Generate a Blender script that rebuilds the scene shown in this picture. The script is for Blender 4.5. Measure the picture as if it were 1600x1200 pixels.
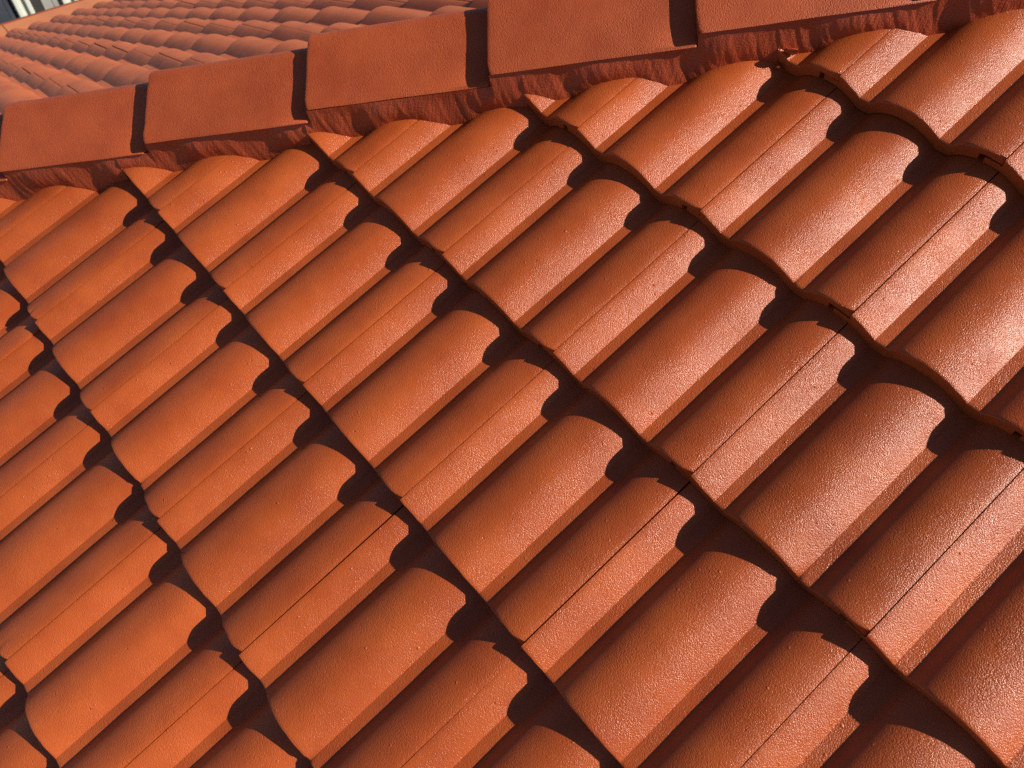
import bpy, bmesh, math, random
from mathutils import Vector, Matrix, noise
random.seed(7)
sc = bpy.context.scene
for o in list(bpy.data.objects):
    bpy.data.objects.remove(o)

# ------------------------------------------------------------------ camera
ZO = 4.6                                    # height of the hip reference point above the ground
cam_d = bpy.data.cameras.new('camera')
cam = bpy.data.objects.new('camera', cam_d)
sc.collection.objects.link(cam)
R3 = Vector((0.642753, 0.765973, 0.012360)); U3 = Vector((-0.615244, 0.506524, 0.604077)); B3 = Vector((0.456446, -0.395877, 0.796830))
cam.matrix_world = Matrix(((R3.x, U3.x, B3.x, 1.150956), (R3.y, U3.y, B3.y, -0.562376), (R3.z, U3.z, B3.z, 0.947133 + ZO), (0, 0, 0, 1)))
cam_d.sensor_width = 36; cam_d.lens = 26.485; cam_d.sensor_fit = 'HORIZONTAL'
cam_d.clip_start = 0.02; cam_d.clip_end = 3000
cam_d.dof.use_dof = True; cam_d.dof.focus_distance = 1.25; cam_d.dof.aperture_fstop = 7.0
sc.camera = cam

# ------------------------------------------------------------------ sky and sun
SUN_EL, SUN_AZ = math.radians(35.5), math.radians(40.0)     # azimuth counter-clockwise from +X
w = bpy.data.worlds.new('World'); sc.world = w; w.use_nodes = True
nt = w.node_tree; bg = nt.nodes['Background']
sky = nt.nodes.new('ShaderNodeTexSky'); sky.sky_type = 'NISHITA'; sky.sun_disc = False
sky.sun_elevation = SUN_EL; sky.sun_rotation = math.radians(90) - SUN_AZ
sky.air_density = 0.7; sky.dust_density = 0.8; sky.ozone_density = 1.0
nt.links.new(sky.outputs[0], bg.inputs[0]); bg.inputs[1].default_value = 0.05
sun_d = bpy.data.lights.new('sun', 'SUN'); sun_d.energy = 5.0; sun_d.angle = math.radians(0.53); sun_d.color = (1.0, 0.93, 0.82)
sun = bpy.data.objects.new('sun', sun_d); sc.collection.objects.link(sun)
SD = Vector((math.cos(SUN_EL) * math.cos(SUN_AZ), math.cos(SUN_EL) * math.sin(SUN_AZ), math.sin(SUN_EL)))
sun.rotation_euler = SD.to_track_quat('Z', 'Y').to_euler(); sun.location = SD * 40
sc.view_settings.view_transform = 'Standard'; sc.view_settings.look = 'None'
sc.view_settings.exposure = 0.33; sc.view_settings.gamma = 1.0; sc.view_settings.use_curve_mapping = False
sc.cycles.use_denoising = False
sc.cycles.max_bounces = 8; sc.cycles.diffuse_bounces = 5

# ------------------------------------------------------------------ materials
class N:
    def __init__(s, name):
        s.m = bpy.data.materials.new(name); s.m.use_nodes = True; s.t = s.m.node_tree; s.b = s.t.nodes['Principled BSDF']
    def n(s, typ, **kw):
        x = s.t.nodes.new('ShaderNode' + typ)
        for k, v in kw.items():
            if k.startswith('i_'):
                key = k[2:]; key = int(key) if key.isdigit() else key
                x.inputs[key].default_value = v
            else: setattr(x, k, v)
        return x
    def l(s, a, b): s.t.links.new(a, b)
    def math(s, op, a, b=None):
        x = s.n('Math', operation=op)
        for k, v in ((0, a), (1, b)):
            if v is None: continue
            if isinstance(v, (int, float)): x.inputs[k].default_value = v
            else: s.l(v, x.inputs[k])
        return x.outputs[0]
    def coords(s):
        tc = s.n('TexCoord'); oi = s.n('ObjectInfo')
        off = s.n('VectorMath', operation='SCALE'); s.l(oi.outputs['Random'], off.inputs['Scale']); off.inputs[0].default_value = (37.1, 53.7, 71.3)
        ad = s.n('VectorMath', operation='ADD'); s.l(tc.outputs['Object'], ad.inputs[0]); s.l(off.outputs[0], ad.inputs[1])
        return ad.outputs[0], oi.outputs['Random']
    def noise(s, vec, scale, detail=2, rough=.5, dim='3D'):
        x = s.n('TexNoise', noise_dimensions=dim); s.l(vec, x.inputs['Vector']); x.inputs['Scale'].default_value = scale
        x.inputs['Detail'].default_value = detail; x.inputs['Roughness'].default_value = rough
        return x.outputs['Fac']
    def ramp(s, fac, p0, p1, c0=(0, 0, 0, 1), c1=(1, 1, 1, 1)):
        r = s.n('ValToRGB'); s.l(fac, r.inputs[0]); e = r.color_ramp.elements
        e[0].position = p0; e[1].position = p1; e[0].color = c0; e[1].color = c1
        return r.outputs[0]
    def mix(s, fac, a, b, typ='MIX'):
        x = s.n('Mix', data_type='RGBA', blend_type=typ)
        for k, v in ((0, fac), (6, a), (7, b)):
            if isinstance(v, tuple): x.inputs[k].default_value = v
            elif isinstance(v, (int, float)): x.inputs[k].default_value = v
            else: s.l(v, x.inputs[k])
        return x.outputs[2]

def painted(name, base, rough, grain, gscale, pits, streak=0.0, graze_sheen=0.0):
    """weather-proof roof paint over granular concrete"""
    k = N(name); vec, rnd = k.coords()
    dark = (base[0] * .80, base[1] * .72, base[2] * .72, 1); lite = (min(1, base[0] * 1.10), base[1] * 1.16, base[2] * 1.2, 1)
    n1 = k.noise(vec, 9, 4, .6)
    col = k.mix(k.ramp(n1, .3, .75), dark, lite)
    n2 = k.noise(vec, 340, 2, .7)                                  # fine mottling of the paint film
    col = k.mix(k.math('MULTIPLY', k.ramp(n2, .45, .68), .26), col, (base[0] * .62, base[1] * .5, base[2] * .5, 1))
    hv = k.n('HueSaturation'); hv.inputs['Hue'].default_value = .5; hv.inputs['Saturation'].default_value = 1
    mr = k.n('MapRange'); k.l(rnd, mr.inputs[0]); mr.inputs[3].default_value = .88; mr.inputs[4].default_value = 1.10
    k.l(mr.outputs[0], hv.inputs['Value']); k.l(col, hv.inputs['Color'])
    # sparse pin holes: dark specks
    vo = k.n('TexVoronoi', feature='F1'); k.l(vec, vo.inputs['Vector']); vo.inputs['Scale'].default_value = 120
    sel = k.ramp(vo.outputs['Color'], .90, .93)
    pit = k.math('MULTIPLY', k.ramp(vo.outputs['Distance'], .10, .22, (1, 1, 1, 1), (0, 0, 0, 1)), k.math('MULTIPLY', sel, pits))
    colf = k.mix(k.math('MULTIPLY', pit, .55), hv.outputs[0], (base[0] * .25, base[1] * .2, base[2] * .2, 1))
    k.l(colf, k.b.inputs['Base Color'])
    r0 = k.noise(vec, 30, 3, .6)
    mr2 = k.n('MapRange'); k.l(r0, mr2.inputs[0]); mr2.inputs[1].default_value = .3; mr2.inputs[2].default_value = .7
    mr2.inputs[3].default_value = rough - .06; mr2.inputs[4].default_value = rough + .08
    k.l(mr2.outputs[0], k.b.inputs['Roughness']); k.b.inputs['IOR'].default_value = 1.50
    if graze_sheen:  # sheen put in to brighten faces seen at a grazing angle
        k.b.inputs['Sheen Weight'].default_value = graze_sheen; k.b.inputs['Sheen Roughness'].default_value = .5; k.b.inputs['Sheen Tint'].default_value = (1, .86, .76, 1)
        k.b.inputs['Diffuse Roughness'].default_value = .25
    # relief: granules, then orange peel, then pits
    vg = k.n('TexVoronoi', feature='F1'); vg.inputs['Scale'].default_value = gscale; k.l(vec, vg.inputs['Vector'])
    g1 = k.math('SUBTRACT', 1, vg.outputs['Distance']); g2 = k.noise(vec, gscale * 1.5, 2, .65)
    patch = k.ramp(k.noise(vec, 14, 2, .5), .35, .65)               # grain is coarser in places
    h = k.math('ADD', k.math('MULTIPLY', g1, k.math('ADD', k.math('MULTIPLY', patch, .5), .6)), k.math('MULTIPLY', g2, 1.0))
    h = k.math('SUBTRACT', h, k.math('MULTIPLY', pit, 1.6))
    nub = k.math('MULTIPLY', k.ramp(vo.outputs['Distance'], .05, .30, (1, 1, 1, 1), (0, 0, 0, 1)), k.ramp(vo.outputs['Color'], .10, .13, (1, 1, 1, 1), (0, 0, 0, 1)))
    h = k.math('ADD', h, k.math('MULTIPLY', nub, 1.8 * pits))       # stray granules under the film
    if streak:
        mp = k.n('Mapping'); mp.inputs['Scale'].default_value = (1.0, .10, .10); k.l(vec, mp.inputs['Vector'])
        h = k.math('ADD', h, k.math('MULTIPLY', k.noise(mp.outputs[0], 260, 3, .65), streak))
    b = k.n('Bump'); b.inputs['Strength'].default_value = 1.0; b.inputs['Distance'].default_value = grain; k.l(h, b.inputs['Height'])
    k.l(b.outputs[0], k.b.inputs['Normal'])
    return k.m

def plain(name, col, rough=.6, var=.12, scale=6, bump=.0015):
    k = N(name); vec, rnd = k.coords()
    n1 = k.noise(vec, scale, 5, .6)
    c = k.mix(k.ramp(n1, .3, .7), tuple(x * (1 - var) for x in col) + (1,), tuple(min(1, x * (1 + var)) for x in col) + (1,))
    k.l(c, k.b.inputs['Base Color']); k.b.inputs['Roughness'].default_value = rough
    b = k.n('Bump'); b.inputs['Distance'].default_value = bump; b.inputs['Strength'].default_value = .6
    k.l(k.noise(vec, scale * 14, 3, .6), b.inputs['Height']); k.l(b.outputs[0], k.b.inputs['Normal'])
    return k.m

TERRA = (0.49, 0.097, 0.021)
M_tile = painted('terracotta_tile_paint', TERRA, .285, .00060, 500, 1.0)
M_tile2 = painted('terracotta_tile_paint_far_sheen', (0.50, 0.104, 0.020), .48, .00022, 330, .6, graze_sheen=.02)     # far-slope copy: fainter grain, sheen added to mimic brightness at grazing angles
M_cap = painted('terracotta_cap_paint', (0.47, 0.086, 0.022), .50, .0007, 400, .3)
M_mortar = painted('painted_mortar', (0.45, 0.074, 0.023), .34, .0006, 300, .1, streak=2.6)
M_eave = plain('terracotta_eave_paint', (0.60, 0.21, 0.090), .5, .10, 7)
M_rim = plain('brown_drip_edge', (0.24, 0.06, 0.03), .4, .15, 10)
M_deck = plain('dark_underlay', (0.05, 0.03, 0.025), .8)
M_wall = plain('cream_render', (0.62, 0.56, 0.46), .8, .06, 4)
M_white = plain('white_fence_paint', (0.60, 0.62, 0.55), .45, .05, 8)
M_navy = plain('slate_blue_board', (0.040, 0.048, 0.062), .6, .2, 5)
M_grey = plain('weathered_grey_board', (0.30, 0.30, 0.275), .7, .2, 6)
M_black = plain('painted_shadow_board', (0.03, 0.026, 0.024), .8, .2, 6)  # dark colour stands in for the shadowed gap beside the post
M_ground = plain('concrete_paving', (0.30, 0.29, 0.27), .85, .2, .8, .004)

# ------------------------------------------------------------------ helpers
def link(name, me, mat=None, parent=None, mw=None):
    o = bpy.data.objects.new(name, me); sc.collection.objects.link(o)
    if me is not None and mat is not None and not me.materials: me.materials.append(mat)
    if mw is not None: o.matrix_world = mw
    if parent is not None: o.parent = parent; o.matrix_parent_inverse = Matrix.Identity(4)
    return o
def mesh(name, vs, fs, mat=None, smooth=None):
    me = bpy.data.meshes.new(name); me.from_pydata(vs, [], fs); me.update()
    if mat: me.materials.append(mat)
    if smooth is not None:
        me.shade_smooth(); me.set_sharp_from_angle(angle=math.radians(smooth))
    return me
def boxmesh(name, x0, x1, y0, y1, z0, z1, mat, bev=.004):
    bm = bmesh.new(); bmesh.ops.create_cube(bm, size=1)
    for v in bm.verts:
        v.co = Vector((x0 + (v.co.x + .5) * (x1 - x0), y0 + (v.co.y + .5) * (y1 - y0), z0 + (v.co.z + .5) * (z1 - z0)))
    if bev: bmesh.ops.bevel(bm, geom=bm.edges[:], offset=bev, segments=2, affect='EDGES', profile=.6)
    me = bpy.data.meshes.new(name); bm.to_mesh(me); bm.free(); me.materials.append(mat); return me
def tag(o, label, cat, group=None):
    o['label'] = label; o['category'] = cat
    if group: o['group'] = group

# ------------------------------------------------------------------ roof geometry
TH = 0.370309; c, s = math.cos(TH), math.sin(TH)
W, G, T, LEN = 0.30, 0.342817, 0.025, 0.415       # cover width, gauge, course step, tile length
X0 = -0.419094
HO = Vector((X0, 0, ZO))                           # hip reference on the seam plane
# frames: x axis (right looking upslope), v axis (upslope), normal
F1 = (Vector((0, 0, ZO)), Vector((1, 0, 0)), Vector((0, c, s)), Vector((0, -s, c)))
F2 = (HO, Vector((0, -1, 0)), Vector((c, 0, s)), Vector((-s, 0, c)))
O2, V2 = -0.225599, -2.415579
HD = Vector((1, 1, math.tan(TH))).normalized(); LAT = Vector((1, -1, 0)).normalized(); UP = LAT.cross(HD)
if UP.z < 0: UP = -UP
CP = [(67, -24), (71, -21.6), (77, -16.2), (83, -11.9), (89, -8.4), (96, -5.2), (104, -2.7), (112, -1.0), (121, 0), (130, .35), (138, .05), (146, -1.0), (154, -2.8), (162, -5.4), (170, -8.8), (178, -12.8), (187, -18.0), (196, -24), (217, -24)]
def _pchip(P):
    n = len(P); d = [(P[i + 1][1] - P[i][1]) / (P[i + 1][0] - P[i][0]) for i in range(n - 1)]
    m = [0] * n
    for i in range(1, n - 1): m[i] = 0 if d[i - 1] * d[i] <= 0 else .5 * (d[i - 1] + d[i])
    m[0] = d[0]; m[-1] = d[-1]; return m
R_PTS = CP[:-1]; R_M = _pchip(R_PTS); R_M[-1] = -0.68
def prof(x):
    """height of the tile's top face across the width, metres; two rolls per tile, lap seam at x = 0"""
    q = ((x - .067) % .15 + .067) * 1000
    if q >= 196: return -.024
    for i in range(len(R_PTS) - 1):
        a, b = R_PTS[i], R_PTS[i + 1]
        if q <= b[0]:
            h = b[0] - a[0]; t = (q - a[0]) / h
            y = (2 * t**3 - 3 * t**2 + 1) * a[1] + (t**3 - 2 * t**2 + t) * h * R_M[i] + (-2 * t**3 + 3 * t**2) * b[1] + (t**3 - t**2) * h * R_M[i + 1]
            return y / 1000
    return -.024

def tile_mesh(seed, fine=True, x_hi=.2986, chip=0, mat=None):
    mat = mat or M_tile
    rr = random.Random(seed); sd = Vector((seed * 13.7, seed * 5.1, 0))
    th = .0236
    xs = [.0010]
    step = .0035 if fine else .0115
    base = [0.0461, .0670, .1961, .2170, .262, .0555, .2055, .0480, .198, .0650, .2150]
    q = .0010 + step
    while q < x_hi - .001: base.append(q); q += step
    xs += sorted(base); xs = [x for i, x in enumerate(xs) if x <= x_hi - .0006]; xs.append(x_hi)
    cl = [xs[0]]
    for x in xs[1:]:
        if x - cl[-1] > .0009: cl.append(x)
    xs = cl
    loop = [(x, prof(x), 'T') for x in xs]
    xl = [x for x in xs if x >= .263]
    for x in reversed(xl): loop.append((x, prof(x) - .0108, 'L'))
    xb = [x for x in xs if x < .2625]
    xb = xb if fine else xb[::2]
    loop.append((.262, prof(.262) - .0108, 'L'))
    for x in reversed(xb): loop.append((x, prof(x) - th, 'B'))
    ul = [-.005, -.010, -.016, -.022, -.0275] if fine else [-.014, -.0275]
    for x in ul: loop.append((x, prof(x) - th, 'B'))
    for x in reversed(ul): loop.append((x, prof(x) - .0128, 'U'))
    loop.append((.0010, prof(.001) - .0128, 'U'))
    ys = [0, .0009, .0024, .0055, .014, .035, .08, .14, .20, .26, .32, .37, LEN] if fine else [0, .003, .2, LEN]
    drop = {0: .0020, .0009: .0007, .0024: .00015} if fine else {0: .0012}
    V = []; F = []; M = len(loop)
    chx = rr.uniform(.05, .28)
    for y in ys:
        for x, h, k in loop:
            yy, hh = y, h
            if k in 'TLU' and y < .02: yy += noise.noise(Vector((x * 60, 0, 0)) + sd) * .0009 * (1 - y / .02)
            if k == 'T':
                hh -= drop.get(y, 0)
                hh += noise.noise(Vector((x * 22, y * 14, 3.3)) + sd) * .0007
                if x > x_hi - .0012: hh -= .0005
                elif x < .0018: hh -= .0004
                if x > x_hi - .024 and y < .05: yy += ((x - x_hi + .024) / .024) ** 2 * .0065 * (1 - y / .05)
                if chip and abs(x - chx) < .006 and y < .006: hh -= .0028 * (1 - abs(x - chx) / .006) * chip; yy += .001
            V.append((x, yy, hh))
    for j in range(len(ys) - 1):
        for i in range(M):
            a, b = j * M + i, j * M + (i + 1) % M
            F.append((a, a + M, b + M, b))
    F.append(tuple(range(M))); F.append(tuple(reversed(range((len(ys) - 1) * M, len(ys) * M))))
    return mesh('roof_tile', V, F, mat, 24)

VAR = [tile_mesh(k, True, x_hi=.29935, chip=(1 if k in (2, 5) else 0)) for k in range(6)]
VAR2 = [tile_mesh(20 + k, True, x_hi=.2990 - (k % 3) * .0010, mat=M_tile2) for k in range(4)]
LOW = tile_mesh(50, False)

def tile_matrix(F, x, v, jit=0, rr=random):
    O, ax, av, an = F
    tl = math.atan2(T, G)
    av2 = av * math.cos(tl) - an * math.sin(tl); an2 = av * math.sin(tl) + an * math.cos(tl)
    P = O + ax * x + av * v
    if jit:
        P = P + ax * rr.gauss(0, .00018) + av * rr.gauss(0, .0011) + an * abs(rr.gauss(0, .0007))
        a = rr.gauss(0, .0011); b = rr.gauss(0, .0018)
        ax, av2 = (ax * math.cos(a) + av2 * math.sin(a)), (av2 * math.cos(a) - ax * math.sin(a))
        av2, an2 = (av2 * math.cos(b) + an2 * math.sin(b)), (an2 * math.cos(b) - av2 * math.sin(b))
    return Matrix(((ax.x, av2.x, an2.x, P.x), (ax.y, av2.y, an2.y, P.y), (ax.z, av2.z, an2.z, P.z), (0, 0, 0, 1)))

def clip_mesh(me, mw, side, keep):
    """cut a tile along the hip: keep the part with side*lat > keep"""
    inv = mw.inverted()
    co = inv @ (HO + LAT * (side * keep)); no = (mw.to_3x3().inverted() @ (LAT * side))
    bm = bmesh.new(); bm.from_mesh(me)
    r = bmesh.ops.bisect_plane(bm, geom=bm.verts[:] + bm.edges[:] + bm.faces[:], plane_co=co, plane_no=no, clear_inner=True)
    ed = [e for e in r['geom_cut'] if isinstance(e, bmesh.types.BMEdge)]
    if ed: bmesh.ops.holes_fill(bm, edges=ed)
    m2 = bpy.data.meshes.new('roof_tile'); bm.to_mesh(m2); bm.free()
    m2.materials.clear(); m2.materials.append(me.materials[0])
    return m2
def lat_range(mw, side):
    L = [side * (mw @ Vector((x, y, 0)) - HO).dot(LAT) for x in (-.028, .2992) for y in (0, LEN)]
    return min(L), max(L)

# ------------------------------------------------------------------ house
house = bpy.data.objects.new('house', None); sc.collection.objects.link(house); house.location = (0, 0, 0)
tag(house, 'house roofed in glossy terracotta double-roll tiles with a mortared hip of angular caps', 'house')

E_V = V2 - 7 * G                                    # eave course of the far slope
XE = X0 + E_V * c; ZE = ZO + E_V * s                # eave edge
XMAX, YMAX = 4.5, 4.4
def deck(name, pts, n):
    top = [p - n * .062 for p in pts]; bot = [p - n * .12 for p in pts]; k = len(pts)
    fs = [tuple(range(k)), tuple(reversed(range(k, 2 * k)))] + [(i, i + k, (i + 1) % k + k, (i + 1) % k) for i in range(k)]
    return link(name, mesh(name, [tuple(q) for q in top + bot], fs, M_deck), parent=house)
ye = E_V * c
P_c = Vector((XE, ye, ZE)); P_t = HO + HD * ((XMAX - X0) / HD.x)
slope1 = deck('roof_slope', [P_c, Vector((XMAX, ye, ZE)), P_t], F1[3])
P_t2 = HO + HD * (YMAX / HD.y)
slope2 = deck('roof_slope', [P_c, P_t2, Vector((XE, YMAX, ZE))], F2[3])

rr = random.Random(11)
low_v, low_f = [], []
def add_low(mw, side, clip):
    me = LOW if not clip else clip_mesh(LOW, mw, side, .03)
    b = len(low_v)
    low_v.extend(tuple(mw @ v.co) for v in me.vertices); low_f.extend(tuple(b + i for i in p.vertices) for p in me.polygons)
def put(F, x, v, side, slope, hero):
    mw = tile_matrix(F, x, v, 1 if hero else 0, rr)
    a, b = lat_range(mw, side)
    if b < .05: return 0
    clip = a < .03
    if not hero: add_low(mw, side, clip); return 0
    me = rr.choice(VAR if side > 0 else VAR2)
    if clip: me = clip_mesh(me, mw, side, .03)
    link('roof_tile', me, None, slope, mw); return 1
cnt = 0
for j in range(-14, 9):
    for i in range(-18, 14):
        hero = (-5 <= j <= 5) and i <= 6
        cnt += put(F1, i * W, j * G, 1, slope1, hero)
for j in range(-17, 14):                             # far slope: x2 = -Y
    y = O2 + .3 * j
    for i in range(-7, 13):
        hero = -4 <= j <= 4
        cnt += put(F2, -y, V2 + i * G, -1, slope2, hero)
print('tiles', cnt)
rest = link('roof_tile_field', mesh('roof_tile_field', low_v, low_f, M_tile, 24), parent=house); rest['kind'] = 'stuff'

# ------------------------------------------------------------------ hip: mortar bed and caps
CAP, STEP, CTH, CLEN, CL = .3925, .024, .016, .435, .022
A_B, U_B, A_T, U_T = .153, .0020, .018, .0730      # lower edge and shoulder of the cap's leg at its butt
S0 = -.206
def cap_mesh(seed):
    rr = random.Random(seed); sd = Vector((seed * 7.7, 2.2, 0))
    sl = (U_B - U_T) / (A_B - A_T)
    half = [(0, U_T + .0036), (.005, U_T + .0034), (.010, U_T + .0024), (.0145, U_T + .0008), (.019, U_T + sl * .003 - .0006)]
    for t in (.12, .25, .4, .55, .7, .85, .95, .985): half.append((A_T + (A_B - A_T) * t, U_T + (U_B - U_T) * t))
    half.append((A_B, U_B - .0010)); half.append((A_B - .0030, U_B - .0036))
    outer = [(-a, u) for a, u in reversed(half[1:])] + half
    nx, nu = .46, .888
    inner = [(A_B - .016, U_B - .0105), (.10, U_T + (U_B - U_T) * (.10 - A_T) / (A_B - A_T) - .018), (.05, U_T + (U_B - U_T) * (.05 - A_T) / (A_B - A_T) - .018), (0, U_T - .013)]
    inner = inner + [(-a, u) for a, u in reversed(inner[:-1])]
    loop = [(a, u, 1) for a, u in outer] + [(a, u, 0) for a, u in inner]
    ys = [0, .0012, .0032, .007, .02, .06, .12, .2, .3, CAP - .004, CAP + .006, CLEN]
    ins = {0: .0030, .0012: .0010, .0032: .0003}
    V = []; F = []; M = len(loop)
    for y in ys:
        for a, u, o in loop:
            yy, aa, uu = y, a, u
            if o:
                d = ins.get(y, 0); uu -= d * .85; aa -= d * .5 * (1 if a > 0 else -1 if a < 0 else 0)
                uu += noise.noise(Vector((a * 16, y * 11, 1)) + sd) * .0012
                if y < .03: yy += noise.noise(Vector((a * 40, 5, 0)) + sd) * .0022 * (1 - y / .03)
                e = max(0, abs(a) - .135) / .015
                if y < .012: yy += e * e * .004
                if y > CAP + .004 and abs(a) > .09: aa -= math.copysign((abs(a) - .09) / .063 * .014, a)
            V.append((aa, yy, uu))
    for j in range(len(ys) - 1):
        for i in range(M):
            p, q = j * M + i, j * M + (i + 1) % M
            F.append((p, q, q + M, p + M))
    F.append(tuple(reversed(range(M)))); F.append(tuple(range((len(ys) - 1) * M, len(ys) * M)))
    return mesh('hip_cap', V, F, M_cap, 34)

def f_surf(F, P, x_off, v_off):
    """height above the seam plane of the tile surface under P, and P's own height"""
    d = P - F[0]; x = d.dot(F[1]) - x_off; v = d.dot(F[2]) - v_off
    return prof(x) - (v % G) * T / G, d.dot(F[3])
def tile_up(sv, lt, side):
    F, xo, vo = (F1, 0, 0) if side > 0 else (F2, -O2, V2)
    u = -.05
    for _ in range(4):
        h, hp = f_surf(F, HO + HD * sv + LAT * (side * lt) + UP * u, xo, vo)
        u += (h - hp) / F[3].dot(UP)
    return u
def cap_drop(sv):
    return ((sv - S0) % CAP) / CAP * STEP
S_LO, S_HI = -5.05, 4.4
mv, mf = [], []
for side in (1, -1):
    NW = 13; base = len(mv); n = 0
    sv = S_LO
    while sv < S_HI:
        fine = side > 0 and -1.2 < sv < 1.9
        wob = noise.noise(Vector((sv * 5, side * 3, 0))); wob2 = noise.noise(Vector((sv * 17, side * 3, 4)))
        cl = side * CL; foot = .1545 + cl + .005 * wob + .003 * wob2; tp = .1495 + cl
        uf = tile_up(sv, foot, side) - .002 + .0045 * noise.noise(Vector((sv * 23, side, 9)))
        # feet in the valleys reach a little further out
        top = U_B - .0028 - cap_drop(sv)
        Pf = HO + HD * sv + LAT * (side * foot); xf = (Pf - F1[0]).dot(F1[1]) if side > 0 else (Pf - F2[0]).dot(F2[1]) + O2
        ph = ((xf - .067) % .15) / .15                     # 0 at the foot of a roll, crest near .4, channel from .86
        saw = (.5 - (ph - .18) / .70) if .18 <= ph <= .88 else (-.5 + ((ph - .88) % 1) / .30)
        lobe = .0062 * saw
        for k in range(NW):
            t = k / (NW - 1)
            lt = tp + (foot - tp) * (t ** 1.6)
            bulge = math.sin(math.pi * t) * (.006 + .003 * wob2)
            u = top + (uf - top) * (t ** .9); lt += bulge * .4 + lobe * math.sin(math.pi * min(1, t * 1.15)) ** .8
            # trowel and brush marks running down the face
            st = noise.noise(Vector((sv * 150 - 1.9 * t * t, t * .8, side))) * .0006 + noise.noise(Vector((sv * 60 - t * t * .8, t * .7, 7 + side))) * .0008
            rg = noise.noise(Vector((sv * 38 - t * t * .5, t * .4, 15 + side))); st += max(0, rg - .30) * .0030
            st *= min(1, t * 6) * (1 if fine else .4)
            lt += st; u += st * .6
            mv.append(tuple(HO + HD * sv + LAT * (side * lt) + UP * u))
        mv.append(tuple(HO + HD * sv + LAT * 0 + UP * (-.03))); n += 1
        sv += .0028 if fine else .03
    K = NW + 1
    for a in range(n - 1):
        for k in range(NW - 1):
            q = (base + a * K + k, base + a * K + k + 1, base + (a + 1) * K + k + 1, base + (a + 1) * K + k)
            mf.append(q if side > 0 else q[::-1])
        q = (base + a * K + NW, base + a * K, base + (a + 1) * K, base + (a + 1) * K + NW)
        mf.append(q if side > 0 else q[::-1])
hip = link('hip_ridge', mesh('hip_ridge', mv, mf, M_mortar, 60), parent=house)
# a flake of painted mortar that has lifted away from the bed
def flake(sv, lt, size, lift, seed, up=None):
    rr = random.Random(seed); P = HO + HD * sv + LAT * lt; u = (tile_up(sv, lt, 1) + .004) if up is None else up - size * .6
    ring = []; n = 9
    for i in range(n):
        a = 2 * math.pi * i / n; q = size * (.65 + .5 * rr.random())
        ring.append(P + HD * (math.cos(a) * q * 1.3) + (UP * .8 + LAT * .35) * (math.sin(a) * q) + UP * (u + size * .6) + LAT * (lift * (.4 + .6 * (math.cos(a) * .5 + .5))))
    cen = sum(ring, Vector()) / n + LAT * .004
    vs = [tuple(cen)] + [tuple(q) for q in ring] + [tuple(q - LAT * .005) for q in ring] + [tuple(cen - LAT * .008)]
    fs = [(0, 1 + i, 1 + (i + 1) % n) for i in range(n)] + [(1 + i, 1 + n + i, 1 + n + (i + 1) % n, 1 + (i + 1) % n) for i in range(n)] + [(2 * n + 1, 1 + n + (i + 1) % n, 1 + n + i) for i in range(n)]
    link('mortar_flake', mesh('mortar_flake', vs, fs, M_mortar), parent=hip)
flake(1.130, .176, .011, .016, 3, -.060); flake(1.108, .186, .004, .003, 5, -.085)
capm = [cap_mesh(k) for k in range(4)]
tl = math.atan2(STEP, CAP)
k0 = math.floor((S_LO - S0) / CAP); k = k0
while S0 + k * CAP < S_HI - .2:
    a = rr.gauss(0, .003)
    y = (HD * math.cos(tl) - UP * math.sin(tl)); z = (UP * math.cos(tl) + HD * math.sin(tl)); x = LAT
    x, y = x * math.cos(a) + y * math.sin(a), y * math.cos(a) - x * math.sin(a)
    P = HO + HD * (S0 + k * CAP - (.012 if k == -1 else 0)) + LAT * (CL + rr.gauss(0, .0012))
    mw = Matrix(((x.x, y.x, z.x, P.x), (x.y, y.y, z.y, P.y), (x.z, y.z, z.z, P.z), (0, 0, 0, 1)))
    link('hip_cap', capm[k % 4], None, hip, mw); k += 1

# ------------------------------------------------------------------ eaves and walls
# painted concrete eave slab beyond the last tile course, in jointed lengths, with a folded drip edge
zs = ZE - .062
def slab(y0, y1):
    vs = []
    for yv in (y0, y1):
        vs += [(XE + .35, yv, zs + .01), (XE - .255, yv, zs - .006), (XE - .268, yv, zs - .014), (XE - .268, yv, zs - .16), (XE + .35, yv, zs - .16)]
    fs = [(0, 5, 6, 1), (1, 6, 7, 2), (2, 7, 8, 3), (3, 8, 9, 4), (4, 9, 5, 0), (0, 1, 2, 3, 4), (9, 8, 7, 6, 5)]
    return link('eave_slab', mesh('eave_slab', vs, fs, M_eave), parent=house)
yy = ye - .27
for b in (-2.35, .07, 2.4, 4.4):
    slab(yy + .003, b - .003); yy = b
def slabx(x0, x1):
    vs = []
    for xv in (x0, x1):
        vs += [(xv, ye + .35, zs + .01), (xv, ye - .255, zs - .006), (xv, ye - .268, zs - .014), (xv, ye - .268, zs - .16), (xv, ye + .35, zs - .16)]
    fs = [(1, 6, 5, 0), (2, 7, 6, 1), (3, 8, 7, 2), (4, 9, 8, 3), (0, 5, 9, 4), (4, 3, 2, 1, 0), (5, 6, 7, 8, 9)]
    return link('eave_slab', mesh('eave_slab', vs, fs, M_eave), parent=house)
xx = XE + .353
for b in (-2.2, .2, 2.6, 4.5):
    slabx(xx + .003, b - .003); xx = b
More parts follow.
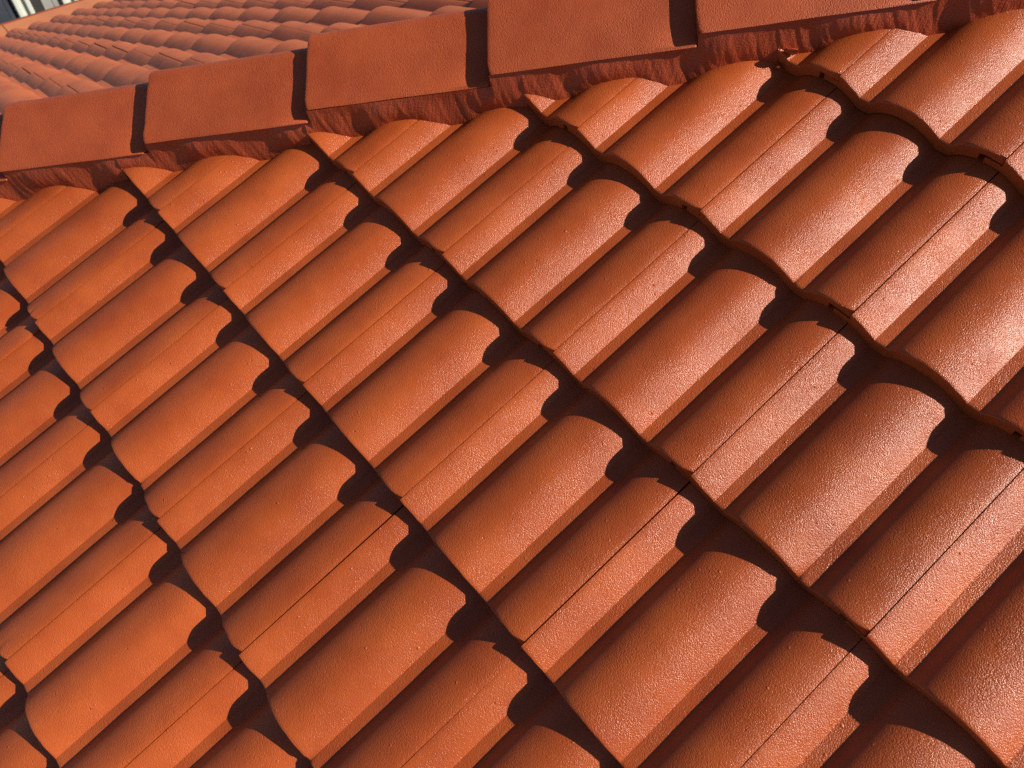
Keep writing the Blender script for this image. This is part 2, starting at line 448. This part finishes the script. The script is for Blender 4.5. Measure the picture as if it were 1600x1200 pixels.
link('drip_edge', boxmesh('drip_edge', XE - .284, XE - .2705, ye - .27, 4.4, zs - .10, zs - .006, M_rim, .003), parent=house)
link('drip_edge', boxmesh('drip_edge', XE - .284, 4.5, ye - .284, ye - .2705, zs - .10, zs - .006, M_rim, .003), parent=house)
link('wall', boxmesh('wall', XE + .30, XE + .50, ye + .30, 4.4, 0, zs - .165, M_wall, 0), parent=house)
link('wall', boxmesh('wall', XE + .505, 4.5, ye + .30, ye + .50, 0, zs - .165, M_wall, 0), parent=house)

# ------------------------------------------------------------------ ground and the neighbour's fence
g = link('ground', mesh('ground', [(-900, -900, 0), (900, -900, 0), (900, 900, 0), (-900, 900, 0)], [(0, 1, 2, 3)], M_ground)); g['kind'] = 'structure'
FX = -8.5
fence = bpy.data.objects.new('boundary_fence', None); sc.collection.objects.link(fence); fence.location = (FX, 0, 0)
tag(fence, 'board fence beyond the eave, slate blue and grey boards between white grooved posts', 'fence')
def fpart(name, y0, y1, z0, z1, x0, x1, mat, bev=.004, parent=fence):
    me = boxmesh(name, x0, x1, y0, y1, z0, z1, mat, bev); return link(name, me, None, parent)
def post(y0, y1):
    wd = y1 - y0
    p = fpart('post', y0, y1, 0, 2.05, -.06, .035, M_white)
    fpart('rib', y0, y0 + wd * .30, .002, 2.04, .0352, .075, M_white, .010, p); fpart('rib', y1 - wd * .30, y1, .002, 2.04, .0352, .075, M_white, .010, p)
posts = [-6.2, -4.0, -1.75, .60, 1.068, 3.4, 5.6, 7.8]
for y in posts: post(y, y + (.160 if y != 1.068 else .170))
def boards(y0, y1, mats, wd):
    y = y0; k = 0
    while y < y1 - .01:
        e = min(y + wd, y1); fpart('board', y + .003, e - .003, .05, 1.92 + rr.gauss(0, .002), -.03 + rr.gauss(0, .002), .024, mats(y), .003); y = e; k += 1
for a, b in zip(posts[:-1], posts[1:]):
    y0, y1 = a + .164, b - .003
    if a == .60: boards(y0, y1, lambda y: M_black if y < .84 else M_grey, .105)
    elif a == 1.068: boards(y0 + .02, y1, lambda y: M_navy, .14)
    else: boards(y0, y1, lambda y: M_navy, .14)
